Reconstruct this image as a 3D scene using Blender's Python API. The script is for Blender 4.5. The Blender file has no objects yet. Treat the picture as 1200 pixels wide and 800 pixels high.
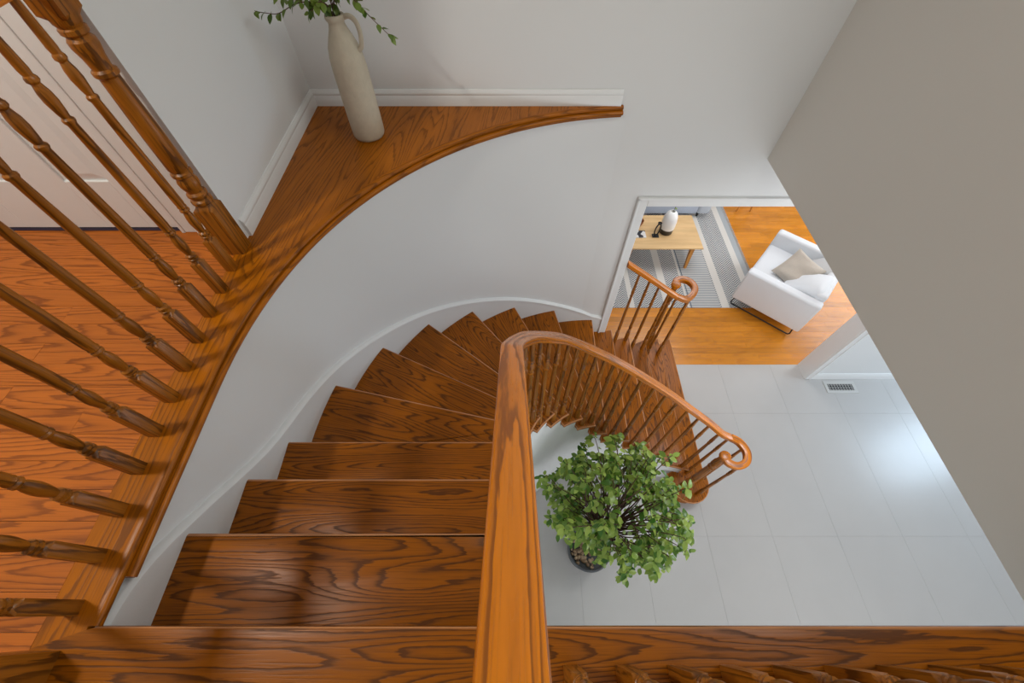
import bpy, bmesh, math, random
from mathutils import Vector, Matrix, noise as mnoise
random.seed(7)
R = math.radians
SC = bpy.context.scene
COL = SC.collection
# ------------------------------------------------------------------ camera
H = 1.2                      # eye above the upstairs landing (landing is z = 0)
RISE = 0.203
D = -16 * RISE               # ground floor level
cam = bpy.data.cameras.new('camera'); cam.lens = 14.4; cam.sensor_width = 36; cam.clip_start = .02
camo = bpy.data.objects.new('camera', cam); COL.objects.link(camo)
camo.location = (0, 0, H); camo.rotation_euler = (math.atan(316 / 480.), 0, 0)
SC.camera = camo
# ------------------------------------------------------------------ world, exposure, lights
SC.view_settings.view_transform = 'Standard'; SC.view_settings.look = 'None'
SC.view_settings.gamma = 1; SC.view_settings.use_curve_mapping = False
SC.view_settings.exposure = 0.08
w = bpy.data.worlds.new('world'); SC.world = w; w.use_nodes = True
w.node_tree.nodes['Background'].inputs[0].default_value = (.85, .92, 1, 1)
w.node_tree.nodes['Background'].inputs[1].default_value = .6
def area(name, loc, target, sx, sy, power, col=(1, 1, 1), shape='RECTANGLE', spread=180):
    l = bpy.data.lights.new(name, 'AREA'); l.shape = shape; l.size = sx; l.size_y = sy
    l.energy = power; l.color = col; l.spread = R(spread)
    o = bpy.data.objects.new(name, l); COL.objects.link(o); o.location = loc
    o.rotation_euler = (Vector(target) - Vector(loc)).to_track_quat('-Z', 'Y').to_euler()
    return o
# hall ceiling lamp upstairs (throws the railing shadows on the steps)
area('hall_ceiling_lamp', (-1.78, .3, 2.4), (-1.78, .3, 0), .2, .2, 29, (1, .96, .85), 'DISK')
# added fill light under the stairwell ceiling
area('stairwell_top_fill', (.6, -.5, 2.44), (.6, -.5, 0), 1.0, 1.0, 2, (1, .98, .92), 'DISK')
# unseen fill added high on the right-hand wall, brightens the left walls
area('stairwell_side_fill', (1.6, .7, 1.75), (-1.1, .9, .5), 1.5, .9, 33, (.94, 1, .97))
# soft fill light added upstairs, behind the viewer
area('hall_fill', (-.6, -2.05, 1.5), (-.6, 2, .9), 1.8, 1.4, 2.5, (.92, .96, 1))
# foyer: front-door glazing under the balcony, and the side room's window
area('front_door_light', (2.4, -2.85, D + 1.3), (2.4, 2, D + .6), 2.2, 2.0, 64, (.96, .98, 1))
area('side_window_light', (5.95, 1.95, D + 1.5), (2.5, 1.5, D + .6), .75, 1.2, 34, (.62, .81, 1))
area('foyer_fill', (2.25, 1.3, -.42), (2.1, 1.5, D), .6, .6, 17, (.95, .98, 1), 'DISK')  # unseen fill added under the foyer ceiling to brighten the lower steps
# living room windows
area('living_window_light', (5.95, 4.3, D + 1.4), (2.5, 4.2, D + .3), 2.4, 1.6, 76, (.86, .94, 1))
area('living_ceiling_lamp', (2.6, 4.4, -.45), (2.6, 4.4, D), 1.6, 1.6, 34, (.95, .97, 1), 'DISK')

# ------------------------------------------------------------------ helpers
def srgb(r, g, b):
    f = lambda c: (c / 255 / 12.92) if c / 255 <= .04045 else ((c / 255 + .055) / 1.055) ** 2.4
    return (f(r), f(g), f(b), 1)
class MB:
    """collects geometry (world coordinates) with a grain coordinate for every vertex"""
    def __init__(s): s.v = []; s.f = []; s.g = []
    def add(s, verts, faces, gc=None):
        n = len(s.v); s.v += [tuple(p) for p in verts]; s.f += [tuple(i + n for i in f) for f in faces]
        s.g += [tuple(gc(p)) for p in verts] if callable(gc) else (list(gc) if gc else [tuple(p) for p in verts])
        return s
    def box(s, x0, x1, y0, y1, z0, z1, axis='x', ch=0):
        gc = {'x': lambda p: (p[0], p[1], p[2]), 'y': lambda p: (p[1], p[0], p[2]), 'z': lambda p: (p[2], p[0], p[1])}[axis]
        if ch <= 0:
            v = [(x, y, z) for z in (z0, z1) for y in (y0, y1) for x in (x0, x1)]
            f = [(0, 2, 3, 1), (4, 5, 7, 6), (0, 1, 5, 4), (2, 6, 7, 3), (0, 4, 6, 2), (1, 3, 7, 5)]
            return s.add(v, f, gc)
        bm = bmesh.new(); bmesh.ops.create_cube(bm, size=1)
        for q in bm.verts: q.co = ((x0 + x1) / 2 + q.co.x * (x1 - x0), (y0 + y1) / 2 + q.co.y * (y1 - y0), (z0 + z1) / 2 + q.co.z * (z1 - z0))
        bmesh.ops.bevel(bm, geom=bm.edges[:], offset=ch, segments=1, affect='EDGES')
        return s.bm(bm, gc)
    def bm(s, bm, gc=None):
        bm.verts.index_update()
        s.add([v.co[:] for v in bm.verts], [[v.index for v in f.verts] for f in bm.faces], gc); bm.free(); return s
    def prism(s, poly, z0, z1, gc=None, bev=0, seg=3, top_only=False):
        n = len(poly); bm = bmesh.new()
        lo = [bm.verts.new((x, y, z0)) for x, y in poly]; hi = [bm.verts.new((x, y, z1)) for x, y in poly]
        a = bm.faces.new(hi); b = bm.faces.new(lo[::-1])
        for i in range(n): bm.faces.new((lo[i], lo[(i + 1) % n], hi[(i + 1) % n], hi[i]))
        bmesh.ops.recalc_face_normals(bm, faces=bm.faces[:])
        if bev:
            e = list(a.edges) + ([] if top_only else list(b.edges))
            bmesh.ops.bevel(bm, geom=e, offset=bev, segments=seg, affect='EDGES', profile=.5)
        return s.bm(bm, gc)
    def sweep(s, path, prof, closed=False, caps=True, s0=0):
        """path: 3D points; prof: (side, up) pairs, closed loop; plumb cross-sections, mitred"""
        P = [Vector(p) for p in path]; n = len(P); m = len(prof); V = []; G = []; L = s0
        for i, p in enumerate(P):
            a = P[i - 1] if (i or closed) else None; b = P[(i + 1) % n] if (i < n - 1 or closed) else None
            def hd(u): u = Vector((u.x, u.y, 0)); return u.normalized() if u.length > 1e-9 else None
            d1 = hd(p - a) if a is not None else None; d2 = hd(b - p) if b is not None else None
            d1 = d1 or d2; d2 = d2 or d1
            t = (d1 + d2); t = t.normalized() if t.length > 1e-6 else d1
            nn = Vector((-t.y, t.x, 0)); k = 1 / max(.4, math.cos(t.angle(d1)))
            if i: L += (p - P[i - 1]).length
            for su, up in prof:
                V.append((p + nn * su * k + Vector((0, 0, up)))[:]); G.append((L, su, up))
        F = []
        for i in range(n if closed else n - 1):
            j = (i + 1) % n
            for q in range(m): F.append((i * m + q, i * m + (q + 1) % m, j * m + (q + 1) % m, j * m + q)[::-1])
        if caps and not closed: F += [tuple(range(m)), tuple(range((n - 1) * m, n * m))[::-1]]
        return s.add(V, F, G)
    def rings(s, prof, seg=16, c=(0, 0, 0), caps=True):
        """prof: (radius, z, square?) rings around a vertical axis"""
        V = []; F = []; G = []
        for r, z, sq in prof:
            for i in range(seg):
                a = 2 * math.pi * (i + (.0)) / seg; x, y = math.cos(a), math.sin(a)
                if sq:
                    q = max(abs(x), abs(y)); x /= q; y /= q
                V.append((c[0] + r * x, c[1] + r * y, c[2] + z)); G.append((z, r * x, r * y))
        for i in range(len(prof) - 1):
            for q in range(seg): F.append((i * seg + q, i * seg + (q + 1) % seg, (i + 1) * seg + (q + 1) % seg, (i + 1) * seg + q))
        if caps: F += [tuple(range(seg))[::-1], tuple(range((len(prof) - 1) * seg, len(prof) * seg))]
        return s.add(V, F, G)
    def tube(s, pts, rad, seg=6):
        P = [Vector(p) for p in pts]; n = len(P); V = []; F = []; G = []; L = 0
        rr = rad if isinstance(rad, (list, tuple)) else [rad] * n
        ref = None
        for i, p in enumerate(P):
            t = (P[min(i + 1, n - 1)] - P[max(i - 1, 0)]).normalized()
            if ref is None: ref = t.orthogonal().normalized()
            u = (ref - t * ref.dot(t)); u = u.normalized() if u.length > 1e-6 else t.orthogonal().normalized(); ref = u
            v = t.cross(u)
            if i: L += (p - P[i - 1]).length
            for q in range(seg):
                a = 2 * math.pi * q / seg; V.append((p + (u * math.cos(a) + v * math.sin(a)) * rr[i])[:]); G.append((L, rr[i] * math.cos(a), rr[i] * math.sin(a)))
        for i in range(n - 1):
            for q in range(seg): F.append((i * seg + q, i * seg + (q + 1) % seg, (i + 1) * seg + (q + 1) % seg, (i + 1) * seg + q))
        F += [tuple(range(seg))[::-1], tuple(range((n - 1) * seg, n * seg))]
        return s.add(V, F, G)
    def mesh(s, name, mat, off=(0, 0, 0), smooth=35):
        me = bpy.data.meshes.new(name)
        me.from_pydata([(x - off[0], y - off[1], z - off[2]) for x, y, z in s.v], [], s.f)
        at = me.attributes.new('gc', 'FLOAT_VECTOR', 'POINT'); at.data.foreach_set('vector', [c for g in s.g for c in g])
        me.materials.append(mat); me.update()
        if smooth:
            me.polygons.foreach_set('use_smooth', [True] * len(me.polygons)); me.set_sharp_from_angle(angle=R(smooth))
        return me
    def build(s, name, mat, parent=None, smooth=35, loc=None):
        """links one object; a part's mesh is stored relative to its thing's base"""
        if parent is not None: off = wloc(parent)
        else: off = Vector(loc) if loc else Vector((0, 0, 0))
        me = s.mesh(name, mat, off, smooth); o = bpy.data.objects.new(name, me); COL.objects.link(o)
        if parent is not None: o.parent = parent
        else: o.location = off
        return o
def wloc(o):
    v = Vector((0, 0, 0))
    while o is not None: v += o.location; o = o.parent
    return v
def tag(o, label, cat, group=None):
    o['label'] = label; o['category'] = cat
    if group: o['group'] = group
    return o
def struct(o, label=None):
    o['kind'] = 'structure'
    if label: o['label'] = label
    return o
def empty(name, loc, rz=0):
    o = bpy.data.objects.new(name, None); COL.objects.link(o); o.location = loc; o.rotation_euler = (0, 0, rz); o.empty_display_size = .1
    return o
def inst(name, me, parent, loc, rot=(0, 0, 0), sc=(1, 1, 1)):
    o = bpy.data.objects.new(name, me); COL.objects.link(o); o.parent = parent; o.location = loc; o.rotation_euler = rot; o.scale = sc
    return o
def catmull(pts, n=8):
    P = [Vector(p) for p in pts]; out = []
    for i in range(len(P) - 1):
        p0 = P[max(i - 1, 0)]; p1 = P[i]; p2 = P[i + 1]; p3 = P[min(i + 2, len(P) - 1)]
        for j in range(n):
            t = j / n
            out.append(.5 * ((2 * p1) + (p2 - p0) * t + (2 * p0 - 5 * p1 + 4 * p2 - p3) * t * t + (3 * p1 - p0 - 3 * p2 + p3) * t ** 3))
    out.append(P[-1]); return out

# ------------------------------------------------------------------ materials
def newmat(name):
    m = bpy.data.materials.new(name); m.use_nodes = True; nt = m.node_tree
    return m, nt, nt.nodes['Principled BSDF']
def N(nt, t, **kw):
    n = nt.nodes.new(t)
    for k, v in kw.items(): setattr(n, k, v)
    return n
def plain(name, col, rough=.5, noise=0, nscale=40, bump=0, spec=.5, metal=0):
    m, nt, b = newmat(name); b.inputs['Base Color'].default_value = col; b.inputs['Roughness'].default_value = rough
    b.inputs['Specular IOR Level'].default_value = spec; b.inputs['Metallic'].default_value = metal
    if noise or bump:
        tc = N(nt, 'ShaderNodeTexCoord'); no = N(nt, 'ShaderNodeTexNoise'); no.inputs['Scale'].default_value = nscale; no.inputs['Detail'].default_value = 4
        nt.links.new(tc.outputs['Object'], no.inputs['Vector'])
        if noise:
            mx = N(nt, 'ShaderNodeMix', data_type='RGBA'); mx.inputs['A'].default_value = tuple(c * (1 - noise) for c in col[:3]) + (1,)
            mx.inputs['B'].default_value = tuple(min(1, c * (1 + noise)) for c in col[:3]) + (1,)
            nt.links.new(no.outputs['Fac'], mx.inputs['Factor']); nt.links.new(mx.outputs['Result'], b.inputs['Base Color'])
        if bump:
            bp = N(nt, 'ShaderNodeBump'); bp.inputs['Strength'].default_value = bump; bp.inputs['Distance'].default_value = .01
            nt.links.new(no.outputs['Fac'], bp.inputs['Height']); nt.links.new(bp.outputs['Normal'], b.inputs['Normal'])
    return m
def oak(name, light, dark, rough=.3, ring=9, scale=7., stretch=.13, vary=.12, pore=.5, contrast=.75, spec=.4, edge_glint=None):
    """oak: contour lines of a stretched noise make the cathedral grain, fine pores over it"""
    m, nt, b = newmat(name); L = nt.links.new
    at = N(nt, 'ShaderNodeAttribute', attribute_name='gc'); oi = N(nt, 'ShaderNodeObjectInfo')
    mu = N(nt, 'ShaderNodeMath', operation='MULTIPLY'); mu.inputs[1].default_value = 53.7; L(oi.outputs['Random'], mu.inputs[0])
    cb = N(nt, 'ShaderNodeCombineXYZ'); L(mu.outputs[0], cb.inputs[0]); L(mu.outputs[0], cb.inputs[1])
    ad = N(nt, 'ShaderNodeVectorMath', operation='ADD'); L(at.outputs['Vector'], ad.inputs[0]); L(cb.outputs[0], ad.inputs[1])
    st = N(nt, 'ShaderNodeVectorMath', operation='MULTIPLY'); st.inputs[1].default_value = (stretch, 1, 1); L(ad.outputs[0], st.inputs[0])
    no = N(nt, 'ShaderNodeTexNoise'); no.inputs['Scale'].default_value = scale; no.inputs['Detail'].default_value = 1.6; no.inputs['Roughness'].default_value = .45
    L(st.outputs[0], no.inputs['Vector'])
    # short ragged pores break the growth lines up
    sj = N(nt, 'ShaderNodeVectorMath', operation='MULTIPLY'); sj.inputs[1].default_value = (14, 130, 130); L(ad.outputs[0], sj.inputs[0])
    nj = N(nt, 'ShaderNodeTexNoise'); nj.inputs['Scale'].default_value = 1; nj.inputs['Detail'].default_value = 2; L(sj.outputs[0], nj.inputs['Vector'])
    mj = N(nt, 'ShaderNodeMath', operation='MULTIPLY'); mj.inputs[1].default_value = .55; L(nj.outputs['Fac'], mj.inputs[0])
    m1 = N(nt, 'ShaderNodeMath', operation='MULTIPLY_ADD'); m1.inputs[1].default_value = ring; L(no.outputs['Fac'], m1.inputs[0]); L(mj.outputs[0], m1.inputs[2])
    fr = N(nt, 'ShaderNodeMath', operation='FRACT'); L(m1.outputs[0], fr.inputs[0])
    rp = N(nt, 'ShaderNodeValToRGB'); L(fr.outputs[0], rp.inputs[0])
    e = rp.color_ramp.elements; e[0].position = 0.0; e[0].color = (.35, .35, .35, 1); e[1].position = 1; e[1].color = (.1, .1, .1, 1)
    for po, va_ in ((.06, 1), (.17, .95), (.32, .35), (.55, .08), (.9, 0)):
        x = rp.color_ramp.elements.new(po); x.color = (va_, va_, va_, 1)
    # fine pores
    s2 = N(nt, 'ShaderNodeVectorMath', operation='MULTIPLY'); s2.inputs[1].default_value = (6, 260, 260); L(ad.outputs[0], s2.inputs[0])
    n2 = N(nt, 'ShaderNodeTexNoise'); n2.inputs['Scale'].default_value = 1; n2.inputs['Detail'].default_value = 2; L(s2.outputs[0], n2.inputs['Vector'])
    r2 = N(nt, 'ShaderNodeMapRange'); r2.inputs['From Min'].default_value = .48; r2.inputs['From Max'].default_value = .72; L(n2.outputs['Fac'], r2.inputs['Value'])
    # blotches along the board
    s3 = N(nt, 'ShaderNodeVectorMath', operation='MULTIPLY'); s3.inputs[1].default_value = (1.2, 9, 9); L(ad.outputs[0], s3.inputs[0])
    n3 = N(nt, 'ShaderNodeTexNoise'); n3.inputs['Scale'].default_value = 1.3; n3.inputs['Detail'].default_value = 3; L(s3.outputs[0], n3.inputs['Vector'])
    k1 = N(nt, 'ShaderNodeMath', operation='MULTIPLY'); k1.inputs[1].default_value = contrast; L(rp.outputs['Color'], k1.inputs[0])
    k2 = N(nt, 'ShaderNodeMath', operation='MULTIPLY'); k2.inputs[1].default_value = pore; L(r2.outputs[0], k2.inputs[0])
    mx = N(nt, 'ShaderNodeMath', operation='MAXIMUM'); L(k1.outputs[0], mx.inputs[0]); L(k2.outputs[0], mx.inputs[1])
    c = N(nt, 'ShaderNodeMix', data_type='RGBA'); c.inputs['A'].default_value = light; c.inputs['B'].default_value = dark; L(mx.outputs[0], c.inputs['Factor'])
    hv = N(nt, 'ShaderNodeHueSaturation'); L(c.outputs['Result'], hv.inputs['Color'])
    va = N(nt, 'ShaderNodeMapRange'); va.inputs['From Min'].default_value = .25; va.inputs['From Max'].default_value = .75
    va.inputs['To Min'].default_value = 1 - vary; va.inputs['To Max'].default_value = 1 + vary; L(n3.outputs['Fac'], va.inputs['Value'])
    vb = N(nt, 'ShaderNodeMapRange'); vb.inputs['To Min'].default_value = 1 - vary; vb.inputs['To Max'].default_value = 1 + vary; L(oi.outputs['Random'], vb.inputs['Value'])
    vm = N(nt, 'ShaderNodeMath', operation='MULTIPLY'); L(va.outputs[0], vm.inputs[0]); L(vb.outputs[0], vm.inputs[1]); L(vm.outputs[0], hv.inputs['Value'])
    b.inputs['Specular IOR Level'].default_value = spec
    out = hv.outputs['Color']
    if edge_glint:                                   # highlight painted pale along the rounded step edge
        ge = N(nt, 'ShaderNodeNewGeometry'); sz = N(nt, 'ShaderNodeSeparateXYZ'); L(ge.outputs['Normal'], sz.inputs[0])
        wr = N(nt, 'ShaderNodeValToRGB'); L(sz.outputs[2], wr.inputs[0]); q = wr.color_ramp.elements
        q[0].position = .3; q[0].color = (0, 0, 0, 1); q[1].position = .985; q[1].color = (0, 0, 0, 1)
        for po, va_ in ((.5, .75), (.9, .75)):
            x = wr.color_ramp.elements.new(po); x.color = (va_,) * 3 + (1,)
        wm = N(nt, 'ShaderNodeMix', data_type='RGBA'); L(wr.outputs[0], wm.inputs['Factor']); L(out, wm.inputs['A']); wm.inputs['B'].default_value = edge_glint; out = wm.outputs['Result']
    L(out, b.inputs['Base Color'])
    ro = N(nt, 'ShaderNodeMapRange'); ro.inputs['To Min'].default_value = rough; ro.inputs['To Max'].default_value = rough + .18; L(mx.outputs[0], ro.inputs['Value']); L(ro.outputs[0], b.inputs['Roughness'])
    bp = N(nt, 'ShaderNodeBump'); bp.inputs['Strength'].default_value = .15; bp.inputs['Distance'].default_value = .002; bp.invert = True
    L(mx.outputs[0], bp.inputs['Height']); L(bp.outputs['Normal'], b.inputs['Normal'])
    return m
WALL = plain('wall_paint', srgb(226, 227, 227), .6, bump=.04, nscale=220, spec=.3)
WALLR = plain('wall_paint_grey', srgb(222, 219, 213), .6, bump=.04, nscale=220, spec=.3)
CEIL = plain('ceiling_paint', srgb(232, 231, 228), .8)
TRIM = plain('trim_paint', srgb(231, 232, 232), .38)
TREAD = oak('tread_oak', srgb(158, 88, 4), srgb(66, 32, 2), .3, ring=30, scale=6.5, stretch=.11, contrast=.8, pore=.45, spec=.22, edge_glint=srgb(206, 148, 104))
RAIL = oak('rail_oak', srgb(210, 120, 2), srgb(112, 56, 2), .24, ring=19, scale=11, stretch=.03, contrast=.8, pore=.35, spec=.5)
SPIN = oak('spindle_oak', srgb(160, 96, 24), srgb(62, 32, 4), .28, ring=8, scale=16, stretch=.06, contrast=.75, pore=.5, spec=.35)
LAND = oak('landing_oak', srgb(188, 104, 32), srgb(112, 55, 12), .38, ring=24, scale=6, stretch=.12, vary=.07, contrast=.72, pore=.35, spec=.25)
LEDGE = oak('ledge_oak', srgb(166, 94, 8), srgb(86, 44, 2), .3, ring=22, scale=6, stretch=.1, contrast=.65, pore=.4, spec=.22)
LIVING = oak('living_oak', srgb(208, 134, 40), srgb(166, 92, 16), .22, ring=10, scale=9, vary=.13, contrast=.5, pore=.3, spec=.35)
TABLE = oak('table_birch', srgb(206, 172, 124), srgb(182, 144, 96), .4, ring=4, scale=6, contrast=.35, pore=.15)
LEGW = oak('pale_leg_oak', srgb(204, 140, 66), srgb(160, 100, 40), .4, contrast=.4)

# ------------------------------------------------------------------ plan of the stair
CX, CY = .78, .63
AX, AY = 1.815, 1.767
BACK = 2.391
def V2(l): return [Vector((x, y)) for x, y in l]
outer = V2([(-1.035, -.3), (-1.035, -.03), (-1.035, .2), (-1.035, .42)])
outer += [Vector((CX + AX * math.cos(R(a)), CY + AY * math.sin(R(a)))) for a in [180 - i * 90 / 42 for i in range(43)]]
outer += [Vector((p.x, p.y)) for p in catmull([(.90, 2.397, 0), (1.0, 2.405, 0), (1.25, 2.46, 0), (1.5, 2.56, 0), (1.735, 2.71, 0), (1.965, 2.84, 0), (2.06, 2.9, 0)], 5)]
inner = [Vector((p.x, p.y)) for p in catmull([(.05, -.3, 0), (.05, -.03, 0), (.05, .2, 0), (.05, .45, 0), (.06, .65, 0), (.10, .82, 0), (.17, .94, 0), (.27, 1.04, 0), (.39, 1.125, 0), (.53, 1.18, 0), (.69, 1.21, 0), (.95, 1.23, 0), (1.25, 1.225, 0), (1.5, 1.20, 0), (1.72, 1.15, 0), (1.9, 1.08, 0), (2.1, 1.0, 0)], 6)]
RAIL3 = catmull([(0, y, .775 - .82 * y) for y in (-.14, .05, .25, .45)] + [(0, .585, .295)], 6) + catmull([(.002, .605, .272), (.022, .71, .14), (.07, .83, -.01), (.14, .955, -.195), (.25, 1.07, -.385), (.37, 1.155, -.575), (.52, 1.215, -.765), (.62, 1.24, -.88), (.81, 1.26, -1.075), (1.10, 1.27, -1.37), (1.29, 1.26, -1.565), (1.54, 1.23, -1.80), (1.70, 1.195, -1.95), (1.80, 1.19, -2.025)], 7)
railxy = [Vector((p.x, p.y)) for p in RAIL3]
NOSY = [-.029, .205, .426, .646]; NOSX = {11: 1.02, 12: 1.257, 13: 1.497, 14: 1.733, 15: 1.967}
def nosing(k):
    """point on the nosing line and its uphill normal"""
    if k <= 3: return Vector((-.5, NOSY[k])), Vector((0, -1))
    if k >= 11: return Vector((NOSX[k], 1.8)), Vector((-1, 0))
    a = R(180 - 90 / 7 * (k - 3)); d = Vector((math.cos(a), math.sin(a)))
    return Vector((.785, .64)), Vector((-math.sin(a), math.cos(a))) * 1.0 if False else Vector((d.y, -d.x)) * -1
def arclen(path):
    L = [0]
    for i in range(1, len(path)): L.append(L[-1] + (path[i] - path[i - 1]).length)
    return L
def crossing(path, L, k, shift=0, smin=0):
    p, n = nosing(k); p = p + n * shift
    f = lambda q: (q - p).dot(n)
    for i in range(1, len(path)):
        if L[i] <= smin: continue
        a, b = f(path[i - 1]), f(path[i])
        if a >= 0 >= b and a != b:
            t = a / (a - b); return L[i - 1] + t * (L[i] - L[i - 1])
    return None
def at(path, L, s):
    s = max(0, min(L[-1], s))
    for i in range(1, len(path)):
        if s <= L[i] + 1e-12:
            t = (s - L[i - 1]) / max(1e-9, L[i] - L[i - 1]); return path[i - 1].lerp(path[i], t)
    return path[-1]
def sub(path, L, s0, s1):
    return [at(path, L, s0)] + [path[i] for i in range(len(path)) if s0 + 1e-4 < L[i] < s1 - 1e-4] + [at(path, L, s1)]
def offset(path, d):
    out = []
    for i, p in enumerate(path):
        t = (path[min(i + 1, len(path) - 1)] - path[max(i - 1, 0)]).normalized(); out.append(p + Vector((-t.y, t.x)) * d)
    return out
LO, LI, LR = arclen(outer), arclen(inner), arclen(railxy)
SO = [crossing(outer, LO, k) for k in range(16)]; SI = [crossing(inner, LI, k) for k in range(16)]
SR = [crossing(railxy, LR, k) for k in range(15)]
def lerp_table(tab, x):
    if x <= tab[0][0]: return tab[0][1]
    for (a, b), (c, d) in zip(tab, tab[1:]):
        if x <= c: return b + (d - b) * (x - a) / (c - a)
    return tab[-1][1]

# ------------------------------------------------------------------ shell: floors
fl = MB().box(-1.2, 6.1, -3.0, 2.5825, D - .06, D - .004).build('floor_foyer', plain('grout', srgb(178, 178, 178), .7)); struct(fl, 'pale grey large format tile floor of the entry hall')
TILE = plain('floor_tile', srgb(187, 184, 181), .28, noise=.03, nscale=5, spec=.5)
VX0, VX1, VY0, VY1 = 3.79, 4.165, 2.185, 2.345
xs = [-1.2] + [3.87 - .645 * i for i in range(7, -1, -1)] + [3.87 + .645 * i for i in range(1, 4)] + [6.1]
xs = sorted(set(round(x, 3) for x in xs if x >= -1.2)); ys = [-3.0, -1.97, -.675, .62, 1.925, 2.5825]
for i in range(len(xs) - 1):
    for j in range(len(ys) - 1):
        g = .0005; MB().box(xs[i] + g, xs[i + 1] - g, ys[j] + g, ys[j + 1] - g, D - .012, D, ch=.0004).build('tile', TILE, fl, 0)
fw = MB().box(-1.2, 6.1, 2.5825, 6.7, D - .06, D - .004).build('floor_living', plain('subfloor', srgb(120, 76, 40), .6)); struct(fw, 'honey oak strip floor of the living room')
rng = random.Random(3); y = 2.5825; PW = .083
rows = []
while y < 6.7:
    x = 0.6 - rng.random() * .9
    while x < 6.1:
        l = rng.uniform(.7, 1.5); x1 = min(x + l, 6.1)
        if x1 > .7: rows.append((max(x, .6), x1 - .0008, y, min(y + PW - .0008, 6.7)))
        x += l
    y += PW
for a, b_, c, d in rows:
    MB().box(a, b_, c, d, D - .015, D + rng.uniform(-.0006, .0003)).build('floor_board', LIVING, fw, 0)

# upstairs landing: strip floor, border board, wooden ledge with its moulded nosing
lf = MB().box(-3.4, -1.04, -2.2, 1.36, -.33, -.02).box(-1.04, 1.62, -2.2, -.06, -.33, -.02).build('floor_landing', WALL); struct(lf, 'upstairs oak landing floor edged by the stairwell')
rng = random.Random(11); y = 1.36; PW = .0825
while y > -.12:
    x = -1.132
    while x > -3.4:
        l = rng.uniform(.8, 1.6) if x < -1.14 else rng.choice((.22, .5, .85, 1.2, 1.5)); x0 = max(x - l, -3.4)
        MB().box(x0 + .0006, x - .0006, y - PW + .0006, y - .0006, -.02, rng.uniform(-.0008, 0), 'x').build('floor_board', LAND, lf, 0)
        x = x0
    y -= PW
y1 = y
for j in range(24):
    if y1 < -2.2: break
    MB().box(-3.4, 1.62, y1 - PW + .0006, y1 - .0006, -.02, 0, 'x').build('floor_board', LAND, lf, 0); y1 -= PW
lipo = V2([(-.985, -.03), (-.985, .2), (-.985, .42)]) + [Vector((CX + 1.765 * math.cos(R(a)), CY + 1.737 * math.sin(R(a)))) for a in [180 - i * 85.2 / 40 for i in range(41)]]
lipi = offset(lipo, .035)
# border board along the landing edge
MB().prism([(-1.131, 1.25), (-1.131, -.0735), (lipi[0].x, -.0373)] + [(p.x, p.y) for p in lipi[1:] if p.y < 1.23] + [(lipi[0].x + .115, 1.25)][:0] + [(at(lipi, arclen(lipi), 1.32).x, 1.25)], -.02, .0005, lambda p: (p[1], p[0], p[2])).build('border_board', LEDGE, lf, 0)
led = [(p.x, p.y) for p in lipi if p.y > 1.25]
MB().prism([(at(lipi, arclen(lipi), 1.32).x, 1.25)] + led + [(led[-1][0] + .02, 2.42), (-1.115, 2.42), (-1.115, 1.25)], -.02, .0005, lambda p: (p[1] + .15 * p[0], p[0] - .15 * p[1], p[2])).build('ledge_board', LEDGE, lf, 0)
nose = [(.0, -.022), (.0, .0006), (-.014, .0006), (-.019, -.002), (-.0225, -.0075), (-.0225, -.014), (-.019, -.02), (-.014, -.022)]
def lippath(p, z=0): return [(q.x, q.y, z) for q in p]
MB().sweep(lippath(lipi), nose).build('nosing', LEDGE, lf)
cove = [(0.03, -.022), (-.022, -.022), (-.028, -.0235), (-.0345, -.028), (-.037, -.034), (-.0345, -.041), (-.028, -.045), (-.022, -.047), (-.016, -.054), (-.01, -.058), (-.008, -.066), (.03, -.066)]
lic = [p for p in lipi if p.y > .1]
MB().sweep(lippath([Vector((lipi[0].x, .075))] + lic), cove).build('cove_moulding', LEDGE, lf)
# front nosing board of the landing, over the top riser and along the balcony
FB = MB().sweep([(-1.02, -.058, 0), (1.62, -.058, 0)], [(.0, -.028), (-.0155, -.028), (-.14, -.028), (-.14, .0006), (-.0155, .0006), (0, .0006), (.02, .0006), (.027, -.003), (.029, -.0135), (.026, -.024), (.02, -.028)])
for i, (x, y, z) in enumerate(FB.v):
    if x < -1: FB.v[i] = (max(-1.1315, -.9975 - max(0, -.03 - y) * 3.08), y, z)
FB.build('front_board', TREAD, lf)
MB().box(-1.0, 1.62, -.075, -.06, -.33, -.02).build('fascia', TRIM, lf, 0)

# ------------------------------------------------------------------ shell: walls
wb = MB().box(-1.3, .945, BACK + .002, 2.575, D, 2.5).box(.945, 3.585, BACK + .002, 2.575, -.685, 2.5).box(3.585, 6.1, BACK + .002, 2.575, D, -.33)
wb.build('wall_back', WALL, None, 0); wb = bpy.data.objects['wall_back']; struct(wb, 'pale back wall of the stairwell with the wide opening to the living room')
def wallstrip(path, z0, z1, th):
    o = offset(path, th); m = MB(); n = len(path); V = []; F = []
    for a, b in zip(path, o): V += [(a.x, a.y, z0), (a.x, a.y, z1), (b.x, b.y, z1), (b.x, b.y, z0)]
    for i in range(n - 1):
        for q in range(4): F.append((4 * i + q, 4 * i + (q + 1) % 4, 4 * i + 4 + (q + 1) % 4, 4 * i + 4 + q))
    F += [(3, 2, 1, 0), (4 * n - 4, 4 * n - 3, 4 * n - 2, 4 * n - 1)]
    return m.add(V, F)
scurve = [p for p in outer if p.x < .85 or p.y < 1]
scurve = scurve[:4 + 43]
struct(wallstrip(scurve, D, -.0205, .03).build('wall_stair_curve', WALL), 'curved pale wall rising beside the winding steps')
struct(MB().box(1.62, 1.74, -3.0, BACK + .002, -.335, 2.5).build('wall_right', WALLR, None, 0), 'grey painted wall over the foyer ending in mid air')
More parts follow.
